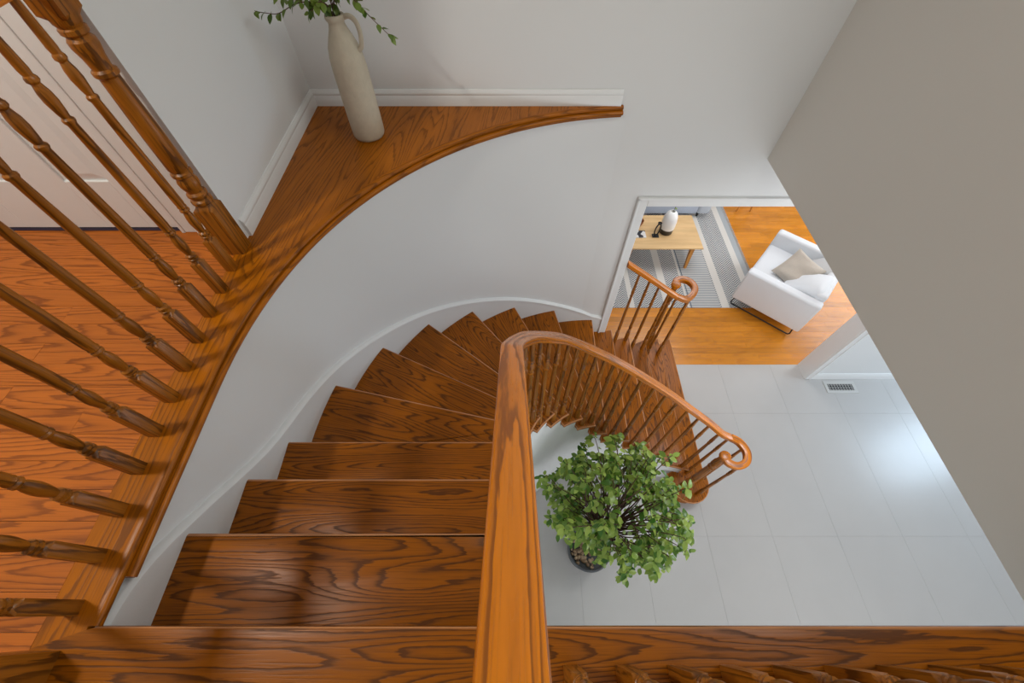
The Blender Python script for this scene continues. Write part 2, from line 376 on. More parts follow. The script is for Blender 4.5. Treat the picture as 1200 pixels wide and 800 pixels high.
struct(MB().box(-1.23, -1.11, 1.30, BACK + .002, -.02, 2.5).build('wall_left', WALL, None, 0), 'short pale wall beside the ledge with the vase')
dw = MB().box(-3.4, -2.19, 1.36, 1.48, -.02, 2.5).box(-1.39, -1.23, 1.36, 1.48, -.02, 2.5).box(-2.19, -1.39, 1.36, 1.48, 2.08, 2.5)
struct(dw.build('wall_hall', WALL, None, 0), 'pale hall wall holding the white panel door')
struct(MB().box(-3.52, -3.4, -2.3, 1.48, -.33, 2.5).build('wall_hall_end', WALL, None, 0), 'pale wall at the end of the upstairs hall')
struct(MB().box(-3.4, 1.74, -2.32, -2.2, -.33, 2.5).build('wall_rear', WALL, None, 0), 'pale wall behind the upstairs landing')
struct(MB().box(-3.5, 1.74, -2.3, 2.58, 2.5, 2.6).build('ceiling', CEIL, None, 0), 'white ceiling over the stairwell')
struct(MB().box(1.74, 6.1, -3.0, BACK + .002, -.335, -.3).build('ceiling_foyer', CEIL, None, 0), 'white ceiling of the foyer side passage')
struct(MB().box(-1.2, 6.1, 2.575, 6.7, -.36, -.3).build('ceiling_living', CEIL, None, 0), 'white ceiling of the living room')
struct(MB().box(6.1, 6.2, -3.0, 6.7, D, -.3).build('wall_east', WALL, None, 0), 'pale outer wall of the foyer and living room')
struct(MB().box(-1.2, 6.2, -3.12, -3.0, D, -.3).build('wall_front', WALL, None, 0), 'pale front wall of the foyer')
struct(MB().box(-1.2, 6.2, 6.7, 6.8, D, -.3).build('wall_living', WALL, None, 0), 'pale far wall of the living room')
struct(MB().box(-1.3, -1.2, 2.575, 6.7, D, -.3).build('wall_living_side', WALL, None, 0), 'pale side wall of the living room')
struct(MB().box(-1.3, -1.2, -3.0, 2.575, D, -.33).build('wall_foyer_side', WALL, None, 0), 'pale wall of the foyer behind the stairs')
struct(MB().box(-1.2, 1.62, -3.0, -.08, -.36, -.331).build('ceiling_entry', CEIL, None, 0), 'white ceiling under the balcony')

# baseboards, casings (profiles: side, up)
BBP = [(0, 0), (0.014, 0), (.014, .052), (.0115, .056), (.0135, .061), (.0135, .070), (.008, .078), (.005, .0845), (0, .0855)]
BBP = [(-a, b) for a, b in BBP]
struct(MB().sweep([(-1.11, 1.325, 0), (-1.11, BACK, 0), (.615, BACK, 0)], BBP).build('baseboard_ledge', TRIM), 'white moulded baseboard running round the wooden ledge')
struct(MB().sweep([(-1.315, 1.36, 0), (-1.11 + .0, 1.36, 0)], BBP).build('baseboard_hall', TRIM), 'short white baseboard beside the panel door')
BBL = [(-a * 1.1, b * 1.45) for a, b in [(0, 0), (0.014, 0), (.014, .06), (.0115, .064), (.0135, .069), (.008, .078), (.005, .0845), (0, .0855)]]
struct(MB().sweep([(3.65, BACK, D), (6.1, BACK, D)], BBL).build('baseboard_foyer', TRIM), 'white baseboard behind the floor vent')
# door casing trim of the wide opening: two legs and a head
def casing(name, pts, label):
    m = MB(); n = len(pts)
    return struct(m, label)
cw = .07
c1 = MB().box(.873, .945, BACK - .018, BACK + .004, -1.16 - 1.25, -.615, 'z', .004)
c1.box(.873, .888, BACK - .026, BACK - .016, -1.16 - 1.25, -.615, 'z', .003)
t1 = struct(c1.build('trim_1', TRIM, None, 0), 'white left leg of the casing round the living room opening')
c2 = MB().box(.945, 3.585, BACK - .018, BACK + .004, -.685, -.615, 'x', .004).box(.873, 3.657, BACK - .026, BACK - .016, -.630, -.612, 'x', .003)
struct(c2.build('trim_2', TRIM, None, 0), 'white head casing over the living room opening')
c3 = MB().box(3.585, 3.655, BACK - .018, BACK + .004, D, -.615, 'z', .004).box(3.640, 3.655, BACK - .026, BACK - .016, D, -.615, 'z', .003)
struct(c3.build('trim_3', TRIM, None, 0), 'white right leg of the casing beside the floor vent')
j = MB().box(.945, .95, BACK, 2.585, D + 16 * RISE - 11.3 * RISE - .3, -.685).box(3.58, 3.586, BACK, 2.585, D, -.685).box(.945, 3.585, BACK, 2.585, -.69, -.684)
struct(j.build('trim_4', TRIM, None, 0), 'white jamb lining of the living room opening')

# panel door on the landing
dr = struct(MB().box(-2.172, -1.41, 1.372, 1.40, .012, 2.04).build('door_1', TRIM, None, 0), 'white panel door on the upstairs landing')
def dpart(n, *b, ch=.002): MB().box(*b, 'z', ch).build(n, TRIM, dr, 0)
dpart('stile', -2.172, -2.05, 1.362, 1.373, .012, 2.04); dpart('stile', -1.532, -1.41, 1.362, 1.373, .012, 2.04); dpart('mullion', -1.857, -1.703, 1.362, 1.373, .012, 2.04)
for z0, z1 in ((.012, .235), (.80, .95), (1.55, 1.66), (1.93, 2.04)):
    for x0, x1 in ((-2.05, -1.857), (-1.703, -1.532)): dpart('rail', x0, x1, 1.362, 1.373, z0, z1)
for z0, z1 in ((.235, .80), (.95, 1.55), (1.66, 1.93)):
    for x0, x1 in ((-2.05, -1.857), (-1.703, -1.532)):
        b = MB(); q = .032
        b.add([(x0, 1.3725, z0), (x1, 1.3725, z0), (x1, 1.3725, z1), (x0, 1.3725, z1), (x0 + q, 1.364, z0 + q), (x1 - q, 1.364, z0 + q), (x1 - q, 1.364, z1 - q), (x0 + q, 1.364, z1 - q)],
              [(4, 5, 6, 7)] + [(i, (i + 1) % 4, 4 + (i + 1) % 4, 4 + i) for i in range(4)] + [(3, 2, 1, 0)]).build('door_panel', TRIM, dr, 0)
def casingleg(x0, x1, flip):
    m = MB().box(x0, x1, 1.345, 1.361, 0, 2.12, 'z', .003); xo = (x1 - .016, x1) if flip else (x0, x0 + .016)
    m.box(xo[0], xo[1], 1.337, 1.347, 0, 2.12, 'z', .003); xi = (x0 + .004, x0 + .02) if flip else (x1 - .02, x1 - .004)
    m.box(xi[0], xi[1], 1.341, 1.347, 0, 2.12, 'z', .002); return m
struct(casingleg(-1.405, -1.318, True).build('trim_5', TRIM, None, 0), 'white moulded door casing beside the newel post')
struct(casingleg(-2.265, -2.178, False).build('trim_6', TRIM, None, 0), 'white moulded door casing on the hinge side of the panel door')
struct(MB().box(-2.265, -1.318, 1.345, 1.361, 2.05, 2.13, 'x', .003).build('trim_7', TRIM, None, 0), 'white head casing over the panel door')
MB().box(-2.172, -1.41, 1.355, 1.45, -.001, .006).build('gap_shade_strip', plain('gap_shade', srgb(60, 52, 70), .4), dr, 0)  # dark strip colours in the shadow gap under the door

# ------------------------------------------------------------------ staircase
stair = tag(empty('staircase', (.78, 1.5, D)), 'winding oak staircase curving down to the foyer', 'staircase')
def tread_poly(k):
    sh = .018
    so0 = crossing(outer, LO, k - 1, sh); si0 = crossing(inner, LI, k - 1, sh)
    a = sub(outer, LO, so0, SO[k])
    if k < 15:
        b = sub(inner, LI, si0, SI[k]); return [(p.x, p.y) for p in a] + [(p.x, p.y) for p in reversed(b)]
    arc = [(1.79 + .205 * math.cos(R(t)), 1.10 + .215 * math.sin(R(t))) for t in range(30, -181, -15)]
    return [(p.x, p.y) for p in a] + arc + [(1.585, 1.18), (at(inner, LI, si0).x, 1.23)]
for k in range(1, 16):
    p, n = nosing(k); d = Vector((-n.y, n.x)); o = -k * RISE
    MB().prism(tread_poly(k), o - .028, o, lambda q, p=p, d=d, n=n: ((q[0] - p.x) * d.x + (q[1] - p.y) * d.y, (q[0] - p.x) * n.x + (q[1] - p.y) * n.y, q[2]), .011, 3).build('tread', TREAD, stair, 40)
LWI = None
iw = offset(inner, .03); LW = arclen(iw)
for k in range(0, 16):
    so = crossing(outer, LO, k, .03); p, n = nosing(k)
    a = at(outer, LO, so); si = crossing(iw, LW, k, .03); b = at(iw, LW, si).lerp(a, .015) if k < 15 else Vector((NOSX[15] - .03, 1.16))
    z1 = -k * RISE - .026; z0 = -(k + 1) * RISE - .02
    if k == 15: z0 = D
    q = n * .016; dd = Vector((-n.y, n.x))
    MB().add([(a.x, a.y, z0), (b.x, b.y, z0), (b.x, b.y, z1), (a.x, a.y, z1), (a.x + q.x, a.y + q.y, z0), (b.x + q.x, b.y + q.y, z0), (b.x + q.x, b.y + q.y, z1), (a.x + q.x, a.y + q.y, z1)],
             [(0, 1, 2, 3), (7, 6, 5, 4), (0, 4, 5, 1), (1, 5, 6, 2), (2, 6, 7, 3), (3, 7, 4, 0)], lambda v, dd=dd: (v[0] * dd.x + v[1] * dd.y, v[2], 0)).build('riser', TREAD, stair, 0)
# rounded end of the bottom step
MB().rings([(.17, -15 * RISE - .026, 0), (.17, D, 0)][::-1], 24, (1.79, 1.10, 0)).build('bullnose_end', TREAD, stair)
# white skirt board with its cap along the curved wall
OFF = [(0, .015), (1, .045), (2.4, .05), (3.2, .085), (4, .115), (6, .13), (7, .122), (8, .11), (9, .085), (10, .065), (11, .06)]
sk = [(0, 0)]; ks = [(SO[k], k) for k in range(16)]
s_a, s_b = SO[0] - .05, SO[10] + .10
ss = [s_a + (s_b - s_a) * i / 90 for i in range(91)]
skp = []
for s_ in ss:
    k = lerp_table(ks, s_); p = at(outer, LO, s_); skp.append((p, min(-.03, -k * RISE + lerp_table(OFF, k))))
zz = [z for _, z in skp]
zsm = [sum(zz[max(0, i - 3):i + 4]) / len(zz[max(0, i - 3):i + 4]) for i in range(len(zz))]
pth = [(p.x, p.y, z) for (p, _), z in zip(skp, zsm)]
MB().sweep(pth, [(0.002, -.34), (.002, 0), (-.018, 0), (-.018, -.34)]).build('skirt_board', WALL, stair)
MB().sweep(pth, [(.002, -.028), (-.0195, -.028), (-.027, -.02), (-.027, -.008), (-.02, .002), (-.012, .006), (.002, .007)]).build('skirt_cap', WALL, stair)
# white stringer wall under the open side of the steps, down to the foyer floor
sw = MB()
def addstrip(path, z0, z1, th):
    t = wallstrip(path, z0, z1, th); sw.add(t.v, t.f)
for k in range(1, 16):
    s0 = crossing(iw, LW, k - 1, .03); s1 = crossing(iw, LW, k, .03) if k < 15 else LW[-1] - .35
    addstrip(sub(iw, LW, s0, s1), D, -k * RISE - .027, .035)
s0 = crossing(iw, LW, 0, .03); addstrip(sub(iw, LW, 0, s0), D, -.34, .035)
inn = sw.build('wall_stair_inner', TRIM, None, 25); struct(inn, 'white stepped stringer wall under the open side of the stairs')
ow = offset(outer, -.03); LOW = arclen(ow); sw = MB()
for k in range(11, 16):
    s0 = crossing(ow, LOW, k - 1, .03) if k > 11 else LOW[-1] * 0 + crossing(ow, LOW, 10, -.18); s1 = crossing(ow, LOW, k, .03)
    addstrip(sub(ow, LOW, s0, s1), D, -k * RISE - .027, .02)
struct(sw.build('wall_stair_outer', TRIM, None, 25), 'white stringer under the lower steps by the living room')
bb = sub(iw, LW, 0.1, LW[-1] - .42)
struct(MB().sweep([(p.x, p.y, D) for p in bb], BBL).build('baseboard_stair', TRIM), 'white curved baseboard under the stairs behind the ficus')

# ------------------------------------------------------------------ railings
def spindle(h, top=0.012, blk=.155):
    """turned baluster of height h on a square block"""
    s = (h - .86)
    b = blk
    u = lambda z: z + s * .55          # upper turnings ride up with the height
    hb = .017
    pr = [(hb, 0, 1), (hb, b - .004, 1), (hb * .8, b + .004, 0), (.0098, b + .008, 0), (.0172, b + .012, 0), (.0172, b + .018, 0), (.0098, b + .022, 0), (.0162, b + .026, 0), (.0162, b + .032, 0), (.0095, b + .037, 0),
          (.012, b + .045, 0), (.0158, b + .07, 0), (.0165, b + .085, 0), (.0145, b + .105, 0), (.0105, b + .122, 0), (.0155, b + .127, 0), (.0155, b + .133, 0), (.0115, b + .138, 0), (.015, b + .143, 0), (.0135, b + .15, 0)]
    z0 = b + .16; z1 = u(.64)
    pr += [(.0145, z0, 0), (.0138, z0 + (z1 - z0) * .4, 0), (.0112, z1, 0), (.0145, z1 + .006, 0), (.0145, z1 + .012, 0), (.010, z1 + .017, 0), (.0125, z1 + .03, 0), (.0155, z1 + .055, 0), (.0145, z1 + .075, 0), (.010, z1 + .094, 0), (.0145, z1 + .10, 0), (.0145, z1 + .107, 0), (.0108, z1 + .113, 0), (.0125, z1 + .125, 0), (top * .85, h, 0)]
    return pr
def newelprof(h, hb=.036, sq=True):
    b = .21
    pr = [(hb, 0, 1), (hb, b, 1), (hb * .93, b + .012, 0), (.028, b + .018, 0), (.036, b + .026, 0), (.036, b + .036, 0), (.027, b + .044, 0), (.034, b + .054, 0), (.034, b + .062, 0), (.026, b + .07, 0), (.033, b + .095, 0), (.034, b + .11, 0), (.028, b + .128, 0), (.034, b + .134, 0), (.034, b + .144, 0), (.027, b + .15, 0),
          (.032, b + .16, 0), (.031, .5, 0), (.0265, h - .25, 0), (.033, h - .243, 0), (.033, h - .233, 0), (.026, h - .227, 0), (.0285, h - .2, 0), (.0345, h - .175, 0), (.034, h - .16, 0), (.027, h - .15, 0), (.034, h - .144, 0), (.034, h - .134, 0), (.029, h - .13, 0), (.034, h - .122, 0), (hb * .98, h - .112, 0)]
    if sq: pr += [(hb, h - .10, 1), (hb, h, 1)]
    else: pr += [(.03, h - .1, 0), (.025, h, 0)]
    return pr
RP = [(-.020, -.052), (-.0225, -.040), (-.0205, -.034), (-.0275, -.026), (-.029, -.012), (-.0285, -.005), (-.0265, -.0015), (-.0225, .0), (0, .0012)]
RP = [(a * 1.04, b) for a, b in RP]; RP = RP + [(-a, b) for a, b in RP[-2::-1]]
# landing railing
lr = tag(empty('landing_railing', (-1.08, .55, 0)), 'turned oak balustrade guarding the upstairs landing edge', 'railing')
sp0 = MB().rings(spindle(.86)).mesh('baluster', SPIN, smooth=32)
for i in range(11):
    y = .007 + .113 * i; x = -1.074 - .037 * i / 10
    inst('baluster', sp0, lr, (x + 1.08, y - .55, 0))
nw = MB().rings(newelprof(.90)).mesh('newel_post', SPIN, smooth=32)
inst('newel_post', nw, lr, (-1.128 + 1.08, 1.25 - .55, 0))
big = MB().rings(newelprof(1.0, .043), c=(0, 0, 0)); big.rings([(.05, 1.0, 1), (.05, 1.02, 1), (.03, 1.03, 0), (.042, 1.06, 0), (.03, 1.09, 0), (.005, 1.1, 0)])
bigm = big.mesh('newel_post', SPIN, smooth=32)
inst('newel_post', bigm, lr, (-1.099 + 1.08, -.12 - .55, 0))
MB().sweep([(-1.099, -.08, .912), (-1.12, 1.24, .912)], RP).build('handrail', RAIL, lr)
# balcony railing beside the viewer
br = tag(empty('balcony_railing', (.8, -.12, 0)), 'oak balustrade on the balcony board over the foyer', 'railing')
for i in range(12):
    inst('baluster', sp0, br, (.135 + .12 * i - .8, 0, 0))
MB().sweep([(.045, -.12, .912), (1.62, -.12, .912)], RP).build('handrail', RAIL, br)
# stair railing round the open well
sr = tag(empty('stair_railing', (.78, 1.28, D)), 'curving oak stair railing with turned balusters ending in a volute beside the ficus', 'railing')
def rz(s_):
    for i in range(1, len(LR)):
        if s_ <= LR[i]:
            t = (s_ - LR[i - 1]) / max(1e-9, LR[i] - LR[i - 1]); return RAIL3[i - 1].z + t * (RAIL3[i].z - RAIL3[i - 1].z)
    return RAIL3[-1].z
MB().sweep([p[:] for p in RAIL3], RP).build('handrail', RAIL, sr)
def volute(pts3, parent, er):
    """scroll that ends in a round eye"""
    o = MB().sweep([p[:] for p in catmull(pts3, 7)], RP).build('volute', RAIL, parent); e = pts3[-1]
    MB().rings([(er - .012, -.052, 0), (er - .007, -.04, 0), (er - .01, -.034, 0), (er - .001, -.026, 0), (er, -.012, 0), (er - .003, -.003, 0), (er - .011, .001, 0), (.001, .0018, 0)], 28, e).build('volute_eye', RAIL, o)
    return e
zb = -2.045
ve = volute([RAIL3[-1][:], (1.865, 1.155, zb + .004), (1.90, 1.075, zb), (1.87, .995, zb), (1.795, .962, zb), (1.73, .99, zb), (1.715, 1.04, zb)], sr, .046)
def stairbal(k, f):
    s_ = SR[k - 1] + (SR[k] - SR[k - 1]) * f; p = at(railxy, LR, s_); z = -k * RISE; h = rz(s_) - .05 - z
    MB().rings(spindle(h), 12, (p.x, p.y, z)).build('baluster', SPIN, sr, 32)
for k in range(1, 15):
    for f in (.27, .77): stairbal(k, f)
for x, y in ((1.79, 1.19), (1.888, 1.11), (1.845, .978)):
    MB().rings(spindle(zb - .05 + 15 * RISE), 12, (x, y, -15 * RISE)).build('baluster', SPIN, sr, 32)
MB().rings(newelprof(zb - .05 + 15 * RISE, .036, False), 20, (ve[0], ve[1], -15 * RISE)).build('newel_post', SPIN, sr, 32)
# short outer railing from the casing to its own volute
orl = tag(empty('lower_railing', (1.4, 2.5, D)), 'short oak railing with a volute between the casing and the rug', 'railing')
ORL = catmull([(.95, 2.385, -1.235), (1.17, 2.41, -1.42), (1.38, 2.428, -1.60), (1.53, 2.435, -1.72)], 6)
MB().sweep([p[:] for p in ORL], RP).build('handrail', RAIL, orl)
zo = -1.795
ve2 = volute([ORL[-1][:], (1.64, 2.455, zo + .01), (1.72, 2.515, zo), (1.76, 2.60, zo), (1.735, 2.68, zo), (1.665, 2.715, zo), (1.60, 2.69, zo), (1.588, 2.64, zo)], orl, .046)
for x, k in ((1.07, 12), (1.19, 12), (1.31, 13), (1.43, 13), (1.55, 14)):
    q = min(ORL, key=lambda p: abs(p.x - x)); zt = q.z
    MB().rings(spindle(zt - .05 + k * RISE), 12, (q.x, q.y, -k * RISE)).build('baluster', SPIN, orl, 32)
for x, y, k in ((1.685, 2.485, 14), (1.755, 2.575, 15)):
    MB().rings(spindle(zo - .05 + k * RISE), 12, (x, y, -k * RISE)).build('baluster', SPIN, orl, 32)
MB().rings(newelprof(zo - .05 + 14 * RISE, .036, False), 20, (ve2[0], ve2[1], -14 * RISE)).build('newel_post', SPIN, orl, 32)

# ------------------------------------------------------------------ vase on the ledge, with leafy branches
CER = plain('stoneware', srgb(196, 186, 166), .75, noise=.12, nscale=26, bump=.35)
VXY = (-.745, 2.085)
vz = tag(empty('stoneware_vase', (VXY[0], VXY[1], .001)), 'tall speckled stoneware bottle vase with a handle on the wooden ledge', 'vase')
vp = [(.0, 0), (.06, 0), (.074, .004), (.079, .016), (.080, .05), (.0795, .2), (.078, .32), (.075, .365), (.067, .405), (.053, .44), (.040, .468), (.034, .487), (.034, .497), (.040, .503), (.042, .511), (.040, .520), (.033, .523), (.026, .519), (.025, .48), (.03, .44), (.02, .36), (.001, .35)]
VB = MB().rings([(r, z + .001, 0) for r, z in vp], 40, (VXY[0], VXY[1], 0), caps=False).build('body', CER, vz, 60)
hp = catmull([(VXY[0] + .036, VXY[1] - .0, .512), (VXY[0] + .062, VXY[1] - .004, .517), (VXY[0] + .086, VXY[1] - .008, .497), (VXY[0] + .092, VXY[1] - .01, .455), (VXY[0] + .083, VXY[1] - .01, .41), (VXY[0] + .068, VXY[1] - .01, .395)], 6)
MB().tube(hp, [.0105] * len(hp), 8).build('handle', CER, vz, 60)
GRN, gnt, gb = newmat('leaf_green')
def leafmat(name, c1, c2, rough=.35, trans=.25):
    m, nt, b = newmat(name); oi = N(nt, 'ShaderNodeObjectInfo'); ge = N(nt, 'ShaderNodeNewGeometry')
    ad = N(nt, 'ShaderNodeMath', operation='ADD'); nt.links.new(oi.outputs['Random'], ad.inputs[0]); nt.links.new(ge.outputs['Random Per Island'], ad.inputs[1])
    fr = N(nt, 'ShaderNodeMath', operation='FRACT'); nt.links.new(ad.outputs[0], fr.inputs[0])
    mx = N(nt, 'ShaderNodeMix', data_type='RGBA'); mx.inputs['A'].default_value = c1; mx.inputs['B'].default_value = c2
    nt.links.new(fr.outputs[0], mx.inputs['Factor']); nt.links.new(mx.outputs['Result'], b.inputs['Base Color'])
    b.inputs['Roughness'].default_value = rough
    tr = N(nt, 'ShaderNodeBsdfTranslucent'); nt.links.new(mx.outputs['Result'], tr.inputs['Color'])
    ms = N(nt, 'ShaderNodeMixShader'); ms.inputs[0].default_value = trans
    nt.links.new(b.outputs[0], ms.inputs[1]); nt.links.new(tr.outputs[0], ms.inputs[2]); nt.links.new(ms.outputs[0], nt.nodes['Material Output'].inputs['Surface'])
    return m
LEAFV = leafmat('vase_leaf', srgb(64, 92, 30), srgb(124, 148, 58))
LEAFF = leafmat('ficus_leaf', srgb(62, 112, 30), srgb(186, 208, 100), .3, .35)
TWIG = plain('twig_bark', srgb(84, 56, 44), .8)
def leafverts(l, wd, bend=.25, fold=.18):
    """pointed oval leaf lying along +x from its stalk, folded along the midrib; both halves thickened by a lower skin"""
    st = [(0, 0), (.1, .24), (.28, .46), (.5, .5), (.7, .39), (.88, .18), (1, 0)]
    V = []; F = []
    for t, h in st:
        z = -bend * l * t * t
        V += [(t * l, 0, z), (t * l, h * wd, z + fold * h * wd), (t * l, -h * wd, z + fold * h * wd)]
    for i in range(len(st) - 1):
        a, b = 3 * i, 3 * i + 3
        if i == 0: F += [(a, b, b + 1), (a, b + 2, b)]
        elif i == len(st) - 2: F += [(a, b, a + 1), (a, a + 2, b)]
        else: F += [(a, b, b + 1, a + 1), (a, a + 2, b + 2, b)]
    used = sorted({i for f in F for i in f}); mp = {o: n for n, o in enumerate(used)}
    return [V[i] for i in used], [tuple(mp[i] for i in f) for f in F]
def leafmesh(name, mat, l, wd, bend, fold):
    v, f = leafverts(l, wd, bend, fold); return MB().add(v, f).mesh(name, mat, smooth=80)
vleaf = [leafmesh('leaf', LEAFV, .038, .026, .2, .2), leafmesh('leaf', LEAFV, .032, .020, .45, .3), leafmesh('leaf', LEAFV, .026, .019, -.1, .35)]
MO = Vector((VXY[0], VXY[1], .50))
rng = random.Random(5)
tw = [  # (offset from the vase mouth): end points of the sprays, with a way point
    ([(-.02, -.01, .045), (-.07, -.04, .075), (-.13, -.055, .07), (-.20, -.065, .045), (-.25, -.075, .05), (-.29, -.07, .055)], 'arching leafy branch in the vase reaching furthest toward the left wall'),
    ([(-.015, .0, .05), (-.05, -.03, .085), (-.09, -.05, .085), (-.15, -.06, .09), (-.20, -.05, .10)], 'leafy branch in the vase leaning to the left wall above the arching one'),
    ([(0, 0, .08), (-.03, .02, .22), (-.07, .0, .38), (-.1, -.02, .52)], 'tallest upright leafy branch in the stoneware vase'),
    ([(.01, .0, .08), (.04, .02, .2), (.07, .03, .36)], 'upright leafy branch in the vase leaning away from the left wall'),
    ([(.015, .0, .06), (.05, -.02, .11), (.10, -.045, .10), (.15, -.06, .05), (.20, -.065, .0), (.245, -.065, -.045)], 'leafy branch in the vase drooping on the handle side'),
    ([(.01, .01, .06), (.05, -.01, .11), (.09, -.04, .10), (.13, -.06, .075), (.155, -.065, .04)], 'short leafy branch in the vase spreading above the handle'),
    ([(-.01, -.01, .05), (-.03, -.04, .075), (-.055, -.06, .06), (-.075, -.07, .045)], 'short leafy branch in the vase bending over the ledge edge'),
]
for pp, lab in tw:
    b0 = MO + Vector((pp[0][0] * .3, pp[0][1] * .3, -.12))
    e = tag(empty('leafy_branch', b0), lab, 'branch', 'branches in the stoneware vase')
    c = catmull([b0, MO + Vector((pp[0][0] * .6, pp[0][1] * .6, .01))] + [MO + Vector(q) for q in pp], 6)
    MB().tube(c, [.0028 - .0016 * i / len(c) for i in range(len(c))], 5).build('twig', TWIG, e)
    i = 10; side = 1
    while i < len(c):
        p = c[i]; t = (c[min(i + 1, len(c) - 1)] - c[i - 1]).normalized(); side = -side
        for q in range(rng.choice((1, 2))):
            ang = math.atan2(t.y, t.x) + side * rng.uniform(.5, 1.3) * (1 if q == 0 else -1)
            inst('leaf', rng.choice(vleaf), e, p - b0, (rng.uniform(-.7, .7), rng.uniform(.1, .9), ang), (1, 1, 1))
        i += rng.choice((2, 3))

# ------------------------------------------------------------------ potted ficus
PX, PY = .70, .48
fi = tag(empty('potted_ficus', (PX, PY, D)), 'bushy weeping ficus tree in a dark grey pot on the tile floor', 'plant')
POT = plain('pot_grey', srgb(84, 86, 90), .5)
MB().rings([(.001, 0, 0), (.15, 0, 0), (.158, .006, 0), (.19, .27, 0), (.196, .30, 0), (.196, .315, 0), (.185, .317, 0), (.178, .31, 0), (.172, .24, 0), (.001, .24, 0)], 40, (PX, PY, D), caps=False).build('pot', POT, fi, 40)
peb = MB(); rng = random.Random(9)
for i in range(110):
    a = rng.uniform(0, 6.283); r = .162 * math.sqrt(rng.random()); s = rng.uniform(.012, .022)
    bm = bmesh.new(); bmesh.ops.create_icosphere(bm, subdivisions=1, radius=1)
    M = Matrix.Translation((PX + r * math.cos(a), PY + r * math.sin(a), D + .25 + rng.uniform(0, .014))) @ Matrix.Rotation(rng.uniform(0, 3), 4, 'Z') @ Matrix.Diagonal((s * 1.25, s * .9, s * .7, 1))
    bm.transform(M); peb.bm(bm)
pm, nt, b = newmat('pebble'); ge = N(nt, 'ShaderNodeNewGeometry'); rp = N(nt, 'ShaderNodeValToRGB'); nt.links.new(ge.outputs['Random Per Island'], rp.inputs[0])
rp.color_ramp.elements[0].color = srgb(120, 92, 66); rp.color_ramp.elements[1].color = srgb(214, 186, 152); nt.links.new(rp.outputs[0], b.inputs['Base Color']); b.inputs['Roughness'].default_value = .6
pb = peb.build('pebbles', pm, fi, 80); pb['kind'] = 'stuff'
rng = random.Random(21)
base = Vector((PX, PY, D + .24)); tips = []
CC = Vector((.765, .645, D + 1.33)); CR = Vector((.50, .47, .50))
def inside(p):
    q = p - CC; return (q.x / CR.x) ** 2 + (q.y / CR.y) ** 2 + (q.z / CR.z) ** 2
tr = catmull([base, base + Vector((.02, .01, .3)), base + Vector((.0, .03, .6)), base + Vector((.05, .06, .95))], 6)
MB().tube(tr, [.022 - .012 * i / len(tr) for i in range(len(tr))], 8).build('trunk', TWIG, fi, 60)
tr2 = catmull([base + Vector((-.03, .02, 0)), base + Vector((-.06, -.01, .3)), base + Vector((-.03, .03, .7)), base + Vector((-.08, .05, 1.0))], 6)
MB().tube(tr2, [.016 - .009 * i / len(tr2) for i in range(len(tr2))], 8).build('trunk', TWIG, fi, 60)
anchors = []
for b_i in range(150):
    # direction over the whole canopy
    a = rng.uniform(0, 6.283); zc = rng.uniform(-.72, .98); rr = math.sqrt(1 - zc * zc)
    end = CC + Vector((rr * math.cos(a) * CR.x, rr * math.sin(a) * CR.y, zc * CR.z)) * rng.uniform(.6, 1.06)
    if end.y > 1.14: end.y = 1.14 - rng.random() * .06
    if end.x < .64 and end.y < .40: continue
    st = (tr if b_i % 2 else tr2); q = st[rng.randrange(int(len(st) * .55), len(st))]
    mid = q.lerp(end, .5) + Vector((rng.uniform(-.05, .05), rng.uniform(-.05, .05), rng.uniform(.06, .2)))
    dr_ = end + Vector(((end.x - CC.x) * .12, (end.y - CC.y) * .08, -rng.uniform(.04, .16)))
    if dr_.y > 1.15: dr_.y = 1.15
    c = catmull([q, mid, end, dr_], 6)
    MB().tube(c, [.005 - .0036 * i / len(c) for i in range(len(c))], 5).build('branch', TWIG, fi, 60)
    for i in range(5, len(c)):
        for _ in range(rng.choice((0, 1) if i < 9 else (1, 2, 2))):
            t = (c[min(i + 1, len(c) - 1)] - c[i - 1]).normalized()
            anchors.append((c[i] + Vector((rng.uniform(-.022, .022), rng.uniform(-.022, .022), rng.uniform(-.02, .02))), math.atan2(t.y, t.x) + rng.choice((-1, 1)) * rng.uniform(.4, 1.5)))
rng.shuffle(anchors)
anchors.sort(key=lambda q: -(q[0].z))       # upper leaves show largest to the viewer
lv = [leafmesh('leaf', LEAFF, .075, .040, .25, .2), leafmesh('leaf', LEAFF, .066, .036, .5, .25), leafmesh('leaf', LEAFF, .058, .034, .1, .3), leafmesh('leaf', LEAFF, .08, .038, .7, .2)]
rest = MB()
for i, (p, a) in enumerate(anchors):
    rot = (rng.uniform(-.55, .55), rng.uniform(-.1, .95), a); sc = rng.uniform(.68, 1.05)
    if i < 300:
        inst('leaf', rng.choice(lv), fi, p - Vector((PX, PY, D)), rot, (sc,) * 3)
    else:
        from mathutils import Euler
        M = Matrix.Translation(p) @ Euler(rot).to_matrix().to_4x4() @ Matrix.Scale(sc, 4)
        v, f = leafverts(rng.choice((.075, .066, .058)), .037, .3, .22); rest.add([(M @ Vector(q))[:] for q in v], f)
rl = rest.build('lower_foliage', LEAFF, fi, 80); rl['kind'] = 'stuff'

